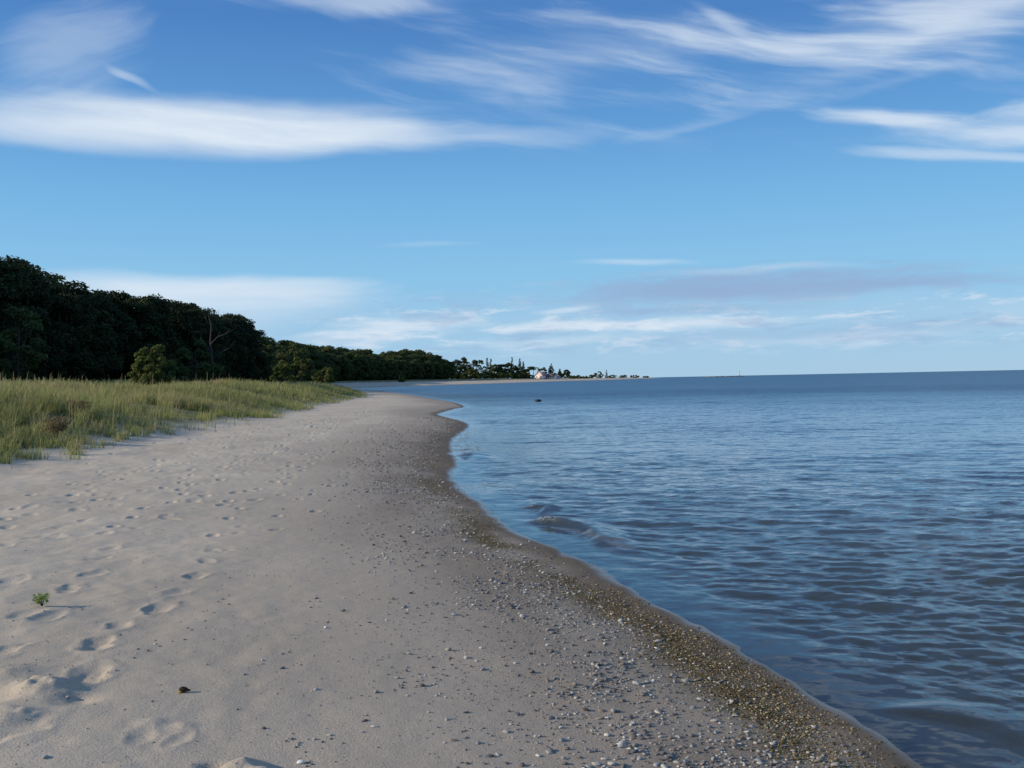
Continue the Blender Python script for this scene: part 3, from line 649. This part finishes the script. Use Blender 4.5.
def broadleaf(seed, hgt, wid, low=.08, nclump=46, per=170, size=.30, top=1.):
    r = np.random.default_rng(seed); cen = []; rad = []
    while len(cen) < nclump:
        z = r.uniform(low, 1.); prof = (max(0., math.sin(math.pi * min(1, (z - low * .6) / (1.06 - low * .6)) ** .8))) ** .55
        a = r.uniform(0, 6.28); rr = wid * prof * math.sqrt(r.uniform(.18, 1.)); cen.append((rr * math.cos(a), rr * math.sin(a), z * hgt * .93)); rad.append((hgt * .6 + wid * .7) * r.uniform(.075, .15) * top)
    g = Geo(); V, Q, T = leaves(r, cen, rad, per, size); g.add(V, [Q], T)
    t = Geo(); bendx, bendy = r.normal(0, .25, 2)
    z = np.linspace(0, hgt * .82, 8); sp = np.stack([bendx * (z / hgt) ** 2 * 3, bendy * (z / hgt) ** 2 * 3, z - .3], 1); t.tube(sp, np.linspace(.028, .006, 8) * hgt * .75)
    for i in range(11):
        f = r.uniform(.22, .8); p0 = sp[int(f * 7)]; p2 = np.array(cen[r.integers(len(cen))]); p1 = (p0 + p2) / 2 + np.array([0, 0, -.05 * hgt]); rr = .010 * hgt * (1 - f * .5)
        t.tube([p0, p1, p2], [rr, rr * .6, rr * .2], 5)
    return g.mesh('crown'), t.mesh('trunk', True)
def conifer(seed, hgt, wid, tiers=15, per=34, size=.3, bare=.08):
    r = np.random.default_rng(seed); cen, rad = [], []
    for i in range(tiers):
        f = i / (tiers - 1); z = hgt * (bare + (1 - bare) * f * .97); rr = wid * (1 - f) ** .85 * r.uniform(.75, 1.15) + .05 * wid
        for k in range(max(2, int(6 * (1 - f) + 2))):
            a = r.uniform(0, 6.28); q_ = r.uniform(.4, .95); cen.append((rr * q_ * math.cos(a), rr * q_ * math.sin(a), z - rr * q_ * .18)); rad.append(max(.03 * hgt, rr * .45))
    g = Geo(); V, Q, T = leaves(r, cen, rad, per, size, .5); g.add(V, [Q], T)
    t = Geo(); t.tube([(0, 0, -.3), (0, 0, hgt * .5), (0, 0, hgt * 1.01)], [.02 * hgt, .011 * hgt, .003 * hgt])
    return g.mesh('crown'), t.mesh('trunk', True)

def tree(meshes, leafmat, name, label, cat, x, y, rz=0, sc=1, group=None, dz=0, barkmat=None):
    o = thing(name, label, cat, (x, y, H(x, y) - .05 + dz), rz, sc, group)
    link('crown', meshes[0], leafmat, o); link('trunk', meshes[1], barkmat or bark, o); return o
def copy_thing(src, loc, rz, sc):
    c_ = src.copy(); C.objects.link(c_); c_.location = loc; c_.rotation_euler = (0, 0, rz); c_.scale = sc
    for ch in src.children:
        k = ch.copy(); C.objects.link(k); k.parent = c_
    return c_

tr_ = np.random.default_rng(5)
def forest(protos, spots, leafmat, label, group):
    src = []
    for i, (x, y, sc) in enumerate(spots):
        z = H(x, y) - .1; rz = tr_.uniform(0, 6.28); s3 = (sc * tr_.uniform(.92, 1.1), sc * tr_.uniform(.92, 1.1), sc)
        if len(src) < len(protos):
            o = tree(protos[len(src)], leafmat, 'forest_tree', label, 'tree', x, y, rz, s3, group); src.append(o)
        else: copy_thing(src[i % len(protos)], (x, y, z), rz, s3)
big = [broadleaf(100 + i, 15.0, 5.0 + .3 * (i % 3), .05, 64, 165, .27) for i in range(5)]
mids = [broadleaf(120 + i, 15., 6., .03, 60, 100, .5, 1.15) for i in range(4)]
sp = []
for row, (dxr, hs) in enumerate([(0, .92), (-6.5, 1.02), (-13.5, 1.06)]):
    y = 66. + row * 2.3
    while y < 237:
        x = -60.5 + dxr - .055 * max(0, y - 210) + tr_.normal(0, 1.3)
        sc = hs * tr_.uniform(.86, 1.10) * (1.00 + .06 * sstep(150, 230, y))
        if abs(x) < y * .95: sp.append((x, y, sc))
        y += tr_.uniform(5.2, 7.6) * (1.15 if row == 2 else 1)
forest(big, sp, leaf_dark, 'tall dark broadleaf tree in the shaded forest behind the dune grass', 'trees of the near dark forest')
sp = []
for row, (off_, hs) in enumerate([(0, .82), (-9, 1.), (-19, 1.12)]):
    line = np.array([(-84, 318), (-95, 400), (-86, 490), (-70, 585), (-56, 690), (-50, 790)], float)
    seg = np.hypot(*np.diff(line, axis=0).T); L = np.concatenate([[0], np.cumsum(seg)]); t = row * 3.
    while t < L[-1] - row * 10:
        x = np.interp(t, L, line[:, 0]) + off_ + tr_.normal(0, 2.); y = np.interp(t, L, line[:, 1]) + tr_.normal(0, 2.)
        sp.append((x, y, hs * (.80 + .26 * sstep(30, 150, t)) * tr_.uniform(.85, 1.1) * (1 + .08 * math.sin(t / 60.)))); t += tr_.uniform(6., 9.)
forest(mids, sp, leaf_mid, 'olive broadleaf tree in the far wood beyond the beach bend', 'trees of the far wood along the bay')

# a few that stand apart
def at(px, py_base, Y):        # where a bearing meets the distance Y
    return px2w(px, 300, CAMZ + 1)[0] / px2w(px, 300, CAMZ + 1)[1] * Y
for px, Yd, hh, wd_, seed, lb in [(300, 300, 9.5, 4.6, 1, 'sunlit yellow-green tree fronting the far wood, the larger of a close pair'), (283, 296, 8.0, 3.6, 2, 'sunlit yellow-green tree beside the end of the dark forest, smaller of a close pair'), (322, 318, 7., 3.8, 3, 'low rounded olive tree at the foot of the far wood behind the grass tip')]:
    tree(broadleaf(200 + seed, hh, wd_, .03, 34, 110, .42), leaf_light, 'broadleaf_tree', lb, 'tree', at(px, 380, Yd), Yd, .3 * seed)
tree(broadleaf(211, 7.2, 2.1, .05, 26, 120, .22), leaf_mid, 'young_tree', 'slim pale green young tree before the dark forest edge by the left border', 'tree', at(17, 380, 88), 88)
tree(broadleaf(212, 3.0, 1.25, .02, 60, 150, .085, 1.0), leaf_light, 'round_bush', 'rounded yellow-green bush standing before the dark forest', 'bush', at(150, 380, 62), 62)
tree(broadleaf(213, 6.0, 3.2, .02, 26, 120, .24), leaf_mid, 'leafy_shrub', 'dull green shrub at the foot of the dead tree', 'shrub', at(194, 380, 128), 128)
tree(broadleaf(214, 2.0, 1.9, .02, 18, 110, .14), leaf_mid, 'low_shrub', 'low dark shrub in the field beside the rounded bush', 'shrub', at(166, 380, 84), 84)
def bare_tree(x, y):
    o = thing('dead_tree', 'bare grey dead tree with forked branches before the dark forest', 'tree', (x, y, H(x, y) - .1))
    g = Geo(); g.tube([(0, 0, -.3), (.15, 0, 3), (-.1, .1, 6), (.1, 0, 8.2), (-.25, 0, 9.6)], [.22, .17, .12, .08, .03], 8); link('trunk', g.mesh('trunk', True), grey_wood, o)
    for pts, r0 in [([(0, 0, 3.4), (1.2, .2, 4.4), (2.6, .3, 5.2), (3.3, .3, 6.2)], .13), ([(-.05, 0, 5.6), (1., -.2, 6.6), (2.2, -.3, 7.0), (3.6, -.3, 7.8)], .15), ([(-.1, 0, 5.), (-1.1, .2, 5.8), (-2., .3, 6.0)], .1), ([(0, 0, 7.4), (.7, .1, 8.3), (1., .1, 9.4)], .08), ([(.05, 0, 4.2), (-1.3, -.2, 4.7), (-2.4, -.2, 4.4)], .1), ([(.1, 0, 8.), (-.6, .2, 8.9), (-.9, .1, 9.5)], .06)]:
        g = Geo(); pts = np.array(pts); g.tube(pts, np.linspace(r0 * .7, .02, len(pts)), 6)
        for f in (1, 2):
            if f < len(pts) - 0:
                p = pts[f]; g.tube([p, p + (pts[f] - pts[f - 1]) * .45 + np.array([0, .1, .55])], [r0 * .4, .015], 5)
        link('branch', g.mesh('branch', True), grey_wood, o)
bare_tree(at(210, 380, 135), 135)

# ------------------------------------------------------------------ far shore: trees, houses, spit
FAR = [  # bearing, distance, height, width, kind, name, label
    (455, 760, 15, 6, 'b', leaf_dark, 'broadleaf_tree', 'dark rounded tree at the end of the far wood'),
    (464, 800, 18, 4.4, 'b', leaf_con, 'leaning_pine', 'tall leaning tree with a lopsided crown past the far wood'),
    (461, 790, 11, 5, 'b', leaf_mid, 'low_tree', 'low bushy tree under the leaning tree'),
    (477, 800, 16.6, 5.6, 'b', leaf_mid, 'broad_tree', 'broad tree with a pale green sunlit foot past the leaning tree'),
    (470, 780, 8, 4.5, 'b', leaf_light, 'small_tree', 'small pale tree between the leaning tree and the broad tree'),
    (486, 830, 16, 1.7, 'c', leaf_con, 'narrow_conifer', 'narrow pointed conifer just past the broad tree, the first of two'),
    (489.5, 835, 15.4, 1.6, 'c', leaf_con, 'narrow_conifer', 'narrow pointed conifer just past the broad tree, the second of two'),
    (493, 830, 12, 5.5, 'b', leaf_mid, 'shore_tree', 'bushy green tree behind the pale strand, next to the pair of narrow conifers'),
    (500, 840, 12.5, 5.5, 'b', leaf_dark, 'shore_tree', 'dark bushy tree in the middle of the shore clump'),
    (507, 850, 13.6, 5, 'b', leaf_mid, 'shore_tree', 'tallest bushy tree of the shore clump, before the tall spire'),
    (513, 860, 11, 4.5, 'b', leaf_dark, 'shore_tree', 'last bushy tree of the shore clump, by the pointed firs'),
    (510.8, 870, 17, 1.5, 'c', leaf_con, 'spire_conifer', 'thin spire-like conifer rising above the shore clump'),
    (518.6, 880, 16, 2.6, 'c', leaf_con, 'tall_fir', 'tall dark fir standing clear between the shore clump and the houses'),
    (522, 885, 13.6, 1.6, 'c', leaf_con, 'slim_fir', 'slim lower fir beside the tall dark fir'),
    (525, 880, 8.4, 3.6, 'b', leaf_mid, 'low_tree', 'low tree between the firs and the flat-topped pine'),
    (550, 990, 13.2, 3.4, 'c', leaf_con, 'pointed_tree', 'dark pointed tree rising behind the roofs of the houses'),
    (541, 990, 11, 5, 'b', leaf_mid, 'domed_tree', 'domed tree behind the gabled house'),
    (558.5, 960, 8.2, 1.9, 'c', leaf_con, 'small_fir', 'small dark fir beside the last house'),
    (564.8, 980, 8.4, 4.0, 'b', leaf_con, 'round_tree', 'round dark tree standing alone past the houses')]
for i, (px, Yd, hh, ww, kd, lm, nm, lb) in enumerate(FAR):
    Yd, hh, ww = Yd * 1.14, hh * 1.12, ww * 1.12
    msh = broadleaf(300 + i, hh, ww, .02, 40, 90, .62, 1.25) if kd == 'b' else conifer(300 + i, hh * 1.12, ww * 1.7, 16, 30, .6)
    tree(msh, lm, nm, lb, 'tree', at(px, 380, Yd), Yd)
def crown_on_stem(px, Yd, hh, ww, seed, nm, lb):
    r = np.random.default_rng(seed); cen = [(r.uniform(-ww, ww), r.uniform(-ww, ww), hh * r.uniform(.72, .95)) for _ in range(14)]
    g = Geo(); V, Q, T = leaves(r, cen, [hh * .14] * 14, 60, .6, .55); g.add(V, [Q], T); t = Geo(); t.tube([(0, 0, -.3), (.2, 0, hh * .5), (0, 0, hh * .85)], [.35, .28, .12])
    tree((g.mesh('crown'), t.mesh('trunk', True)), leaf_con, nm, lb, 'tree', at(px, 380, Yd), Yd)
for i, (px, Yd, hh, ww, lb) in enumerate([(458, 880, 5.5, 7, 'low scrub under the leaning tree'), (468, 890, 6., 7, 'low scrub between the leaning tree and the broad tree'), (476, 885, 5., 7, 'low scrub at the foot of the broad tree'), (483.5, 920, 6.5, 6, 'scrub just before the pair of narrow conifers'), (490, 925, 6.5, 6, 'scrub at the foot of the pair of narrow conifers'), (498, 930, 5.5, 7, 'scrub at the start of the shore clump'), (506, 940, 5., 7, 'scrub under the tallest tree of the shore clump'), (514, 950, 5.5, 7, 'scrub at the end of the shore clump'), (521, 970, 5., 7, 'scrub at the foot of the two firs'), (529, 1000, 4., 6, 'scrub beside the flat-topped pine')]):
    tree(broadleaf(380 + i, hh, ww, .0, 34, 60, .6, 1.25), leaf_mid if i % 3 else leaf_light, 'shore_scrub', lb, 'shrub', at(px, 380, Yd), Yd)
crown_on_stem(532, 1000, 12, 4.5, 7, 'flat_topped_pine', 'flat-topped pine with a bare stem just before the gabled house')
for i, (px, Yd, hh, ww, lb) in enumerate([(571, 1060, 3.2, 4.5, 'low olive shrub just past the round dark tree'), (577, 1090, 3.6, 4, 'second low shrub past the round dark tree'), (583, 1120, 2.8, 5, 'flat olive shrub before the spit'), (590, 1250, 4.2, 5, 'grey-green shrub where the spit begins'), (597, 1330, 9.0, 6.5, 'highest rounded shrub on the sandy spit'), (611, 1420, 4.2, 7, 'wide low shrub after the spire on the spit'), (622, 1520, 4.2, 7, 'green shrub in the middle of the low spit'), (633, 1620, 3.8, 7.5, 'low shrub near the end of the spit'), (644, 1740, 3.0, 7, 'last low shrub at the tip of the spit')]):
    tree(broadleaf(340 + i, hh, ww, .02, 30, 50, .7, 1.2), leaf_mid if i % 2 else leaf_light, 'shore_shrub', lb, 'shrub', at(px, 380, Yd), Yd)
tree(conifer(360, 11.5, 2.0, 9, 14, .7), leaf_con, 'spire_conifer', 'lone thin conifer rising from the sandy spit', 'tree', at(605, 380, 1360), 1360)
tree(conifer(361, 5.5, 2.0, 9, 14, .5), leaf_light, 'small_conifer', 'small pale conifer on the bay shore before the far wood', 'tree', at(400, 380, 520), 520)

wall_m = plain('pale_siding', (.78, .66, .65), .08, 3., .8); roof_m = plain('dark_shingles', (.13, .11, .12), .25, 5., .9); roof_p = plain('faded_red_shingles', (.40, .27, .27), .2, 5., .9)
glass_m, n, b = new_mat('window_glass'); b.inputs['Base Color'].default_value = (.03, .04, .05, 1); b.inputs['Roughness'].default_value = .1; b.inputs['Specular IOR Level'].default_value = .5
def house(name, label, px, Yd, w, dp, wallh, rise, roofmat, gable_front, rz=0, chim=True, nwin=3):
    x = at(px, 380, Yd); o = thing(name, label, 'house', (x, Yd, H(x, Yd) - .1), rz)
    g = Geo(); g.box((-w / 2, -dp / 2, 0), (w / 2, dp / 2, wallh))
    if gable_front: g.add([(-w / 2, -dp / 2, wallh), (w / 2, -dp / 2, wallh), (0, -dp / 2, wallh + rise), (-w / 2, dp / 2, wallh), (w / 2, dp / 2, wallh), (0, dp / 2, wallh + rise)], [[(0, 1, 2), (4, 3, 5)]])
    else: g.add([(-w / 2, -dp / 2, wallh), (-w / 2, dp / 2, wallh), (-w / 2, 0, wallh + rise), (w / 2, -dp / 2, wallh), (w / 2, dp / 2, wallh), (w / 2, 0, wallh + rise)], [[(1, 0, 2), (3, 4, 5)]])
    link('wall', g.mesh('wall'), wall_m, o)
    g = Geo(); ov = .5; th = .25
    def slab(p0, p1, p2, p3):
        P4 = np.array([p0, p1, p2, p3], float); nn_ = np.cross(P4[1] - P4[0], P4[3] - P4[0]); nn_ /= np.linalg.norm(nn_); nn_ *= np.sign(nn_[2])
        g.add(np.vstack([P4 + nn_ * .02, P4 + nn_ * th]), [[(0, 1, 2, 3), (7, 6, 5, 4), (0, 4, 5, 1), (1, 5, 6, 2), (2, 6, 7, 3), (3, 7, 4, 0)]])
    if gable_front:
        k = rise / (w / 2)
        for sg in (-1, 1): slab((sg * (w / 2 + ov), -dp / 2 - ov, wallh - ov * k), (sg * (w / 2 + ov), dp / 2 + ov, wallh - ov * k), (0, dp / 2 + ov, wallh + rise), (0, -dp / 2 - ov, wallh + rise))
    else:
        k = rise / (dp / 2)
        for sg in (-1, 1): slab((-w / 2 - ov, sg * (dp / 2 + ov), wallh - ov * k), (w / 2 + ov, sg * (dp / 2 + ov), wallh - ov * k), (w / 2 + ov, 0, wallh + rise), (-w / 2 - ov, 0, wallh + rise))
    rf = link('roof', g.mesh('roof'), roofmat, o)
    if chim:
        g = Geo(); g.box((w * .2, .2, wallh + rise * .3), (w * .2 + .9, 1.1, wallh + rise + 1.0)); link('chimney', g.mesh('chimney'), roof_p, rf)
    for i in range(nwin):
        cx = -w / 2 + w * (i + .5) / nwin; g = Geo(); g.box((cx - .55, -dp / 2 - .06, wallh * .38), (cx + .55, -dp / 2 + .02, wallh * .38 + 1.5)); link('window', g.mesh('window'), glass_m, o)
house('gabled_house', 'pale pink gabled house by the far shore, gable facing the lake', 539.5, 962, 8.6, 10, 3.4, 3.6, roof_p, True, -.5, False, 2)
house('long_house', 'long pale house with a dark roof next to the gabled house', 549.5, 964, 10.2, 8, 2.9, 2.4, roof_m, False, -.45, True, 4)
house('small_house', 'smallest pale house at the end of the row by the far shore', 556.3, 968, 3.6, 4, 2.3, 1.4, roof_p, True, -.5, False, 1)

# breakwater and beacon out on the lake
conc = plain('breakwater_stone', (.17, .165, .16), .35, .8, .9, .1)
r = np.random.default_rng(9); g = Geo()
for i in range(150):
    V, Fc = SH0[i % 6]; t = r.uniform(0, 1); g.add(V * r.uniform(.9, 1.7) + np.array([t * 72 - 36, r.normal(0, 1.6), r.uniform(.1, 1.0)]), [Fc], r.uniform())
g.box((-36, -1.4, -1), (36, 1.4, 1.35))
xb = at(723, 376, 1850); bw = link('breakwater', g.mesh('breakwater'), conc); bw.location = (xb, 1850, 0); tag(bw, 'long low dark stone breakwater on the horizon', 'breakwater')
o = thing('harbour_beacon', 'small pale harbour beacon standing on the far breakwater', 'beacon', (at(738, 376, 1850), 1850, 1.35))
g = Geo(); g.tube([(0, 0, 0), (0, 0, .6)], 1.3, 12); link('base', g.mesh('base'), conc, o)
bm_ = plain('beacon_paint', (.62, .56, .42), .1, 2., .6)
g = Geo(); g.tube([(0, 0, .6), (0, 0, 4.), (0, 0, 7.6)], [1.0, .85, .7], 12); link('tower', g.mesh('tower', True), bm_, o)
g = Geo(); g.tube([(0, 0, 7.6), (0, 0, 7.9)], 1.2, 12); link('gallery', g.mesh('gallery'), conc, o)
g = Geo(); g.tube([(0, 0, 7.9), (0, 0, 9.2), (0, 0, 9.9)], [.6, .6, .1], 10); link('lantern', g.mesh('lantern'), bm_, o)

# ------------------------------------------------------------------ small things on the beach
V, Fc = pebble_shape(77, 3); V = V * (1 + .15 * (vnoise(V[:, 0] * 3 + 9, V[:, 1] * 3 + V[:, 2] * 2 + 9, 3) - .5)[:, None]); me = build_mesh('lake_rock', V * np.array([.26, .22, .28]), [Fc], True)
xr, yr = px2w(538, 401.5, 0); o = link('lake_rock', me, plain('wet_rock', (.025, .024, .024), .3, 6., .4, .02)); o.location = (xr, yr, .08); tag(o, 'dark rock breaking the lake surface off the beach point', 'rock')

x, y = px2w(42, 603, .32); o = thing('seedling', 'small bright green seedling growing alone in the trampled sand', 'plant', (x, y, H(x, y, True) - .005))
r = np.random.default_rng(4); st = Geo(); lf = Geo()
for i in range(16):
    a = r.uniform(0, 6.28); ln = r.uniform(.05, .14); p0 = np.zeros(3); p1 = np.array([math.cos(a) * .02, math.sin(a) * .02, ln * .6]); p2 = np.array([math.cos(a) * .075, math.sin(a) * .075, ln])
    st.tube([p0, p1, p2], [.0025, .002, .001], 5)
    for j in range(11):
        t = r.uniform(.3, 1.); c_ = p1 + (p2 - p1) * t; b_ = r.uniform(0, 6.28); dv = np.array([math.cos(b_), math.sin(b_), r.uniform(.1, .8)]) * r.uniform(.02, .042); sd = np.array([-math.sin(b_), math.cos(b_), 0]) * .011
        lf.add([c_, c_ + dv * .5 - sd, c_ + dv, c_ + dv * .5 + sd], [[(0, 1, 2, 3)]], r.uniform(.3, 1))
o.scale = (.66, .66, .6); link('stem', st.mesh('stem'), leaf_light, o); link('leaf_cluster', lf.mesh('leaf_cluster'), foliage('seedling_leaves', (.12, .19, .03), (.27, .36, .08), .35), o)

x, y = px2w(184, 682, .3); g = Geo(); r = np.random.default_rng(8)
V, Fc = pebble_shape(91, 2); g.add(V * np.array([.026, .02, .034]) + [0, 0, .018], [Fc]); g.add(SH1[2][0] * .016 + [.022, .004, .012], [SH1[2][1]])
o = thing('driftwood_lump', 'small dark lump of driftwood with a yellowish foot on the sand', 'driftwood', (x, y, H(x, y, True)), 0, .8)
link('wood', g.mesh('wood', True), plain('dark_wood', (.035, .026, .016), .4, 40., .9, .004), o)
g = Geo(); g.add(SH1[4][0] * .015 + [-.022, -.012, .006], [SH1[4][1]]); link('yellow_foot', g.mesh('yellow_foot', True), plain('yellow_rot', (.28, .20, .04), .2, 40.), o)
x, y = px2w(273, 762, .3); g = Geo(); g.tube([(-.03, 0, .0), (-.005, .0, .02), (.012, .004, .045)], [.005, .005, .003], 6); g.tube([(-.005, 0, .02), (.03, -.01, .012), (.06, -.012, .006)], [.004, .003, .002], 6)
o = link('twig', g.mesh('twig', True), plain('dark_twig', (.03, .024, .018), .3, 50.)); o.location = (x, y, H(x, y, True)); tag(o, 'short dark forked twig beside the scuffed sand mound', 'twig')
for px, py, sz, lb in [(325.5, 617.5, .011, 'bright white pebble lying alone on the smooth sand'), (300, 746, .015, 'largest whitish pebble of the little stone cluster near the twig')]:
    x, y = px2w(px, py, .28); V, Fc = pebble_shape(int(px), 2); o = link('white_pebble', build_mesh('white_pebble', V, [Fc], True), plain('white_stone', (.66, .65, .62), .1, 3., .6)); o.scale = (sz,) * 3; o.location = (x, y, H(x, y, True) + sz * .25); tag(o, lb, 'pebble')

# reddish weed in the grass
def weed(px, py, Yd, hh, ww, seed, nm, lb, mat):
    x = at(px, py, Yd); r = np.random.default_rng(seed); o = thing(nm, lb, 'weed', (x, Yd, H(x, Yd) - .02)); st = Geo(); cen = []
    for i in range(26):
        a = r.uniform(0, 6.28); q_ = ww * math.sqrt(r.uniform(0, 1)); tp = np.array([q_ * math.cos(a), q_ * math.sin(a), hh * r.uniform(.5, 1.)]); st.tube([tp * [.2, .2, 0], tp * [.55, .55, .55], tp], [.006, .005, .003], 5); cen.append(tp); cen.append(tp * [.8, .8, .7])
    g = Geo(); V, Q, T = leaves(r, cen, [.09] * len(cen), 26, .022); g.add(V, [Q], T)
    link('stem', st.mesh('stem'), plain('weed_stem', (.10, .06, .04), .3), o); link('leaf_cluster', g.mesh('leaf_cluster'), mat, o)
rust = foliage('rusty_leaves', (.13, .095, .05), (.26, .18, .10), .2)
weed(52, 420, 23.5, .58, .3, 1, 'rusty_weed', 'reddish brown weed clump rising from the near dune grass', rust)
weed(78, 420, 27.5, .5, .3, 2, 'rusty_weed', 'lower brown weed clump behind the taller reddish one', rust)
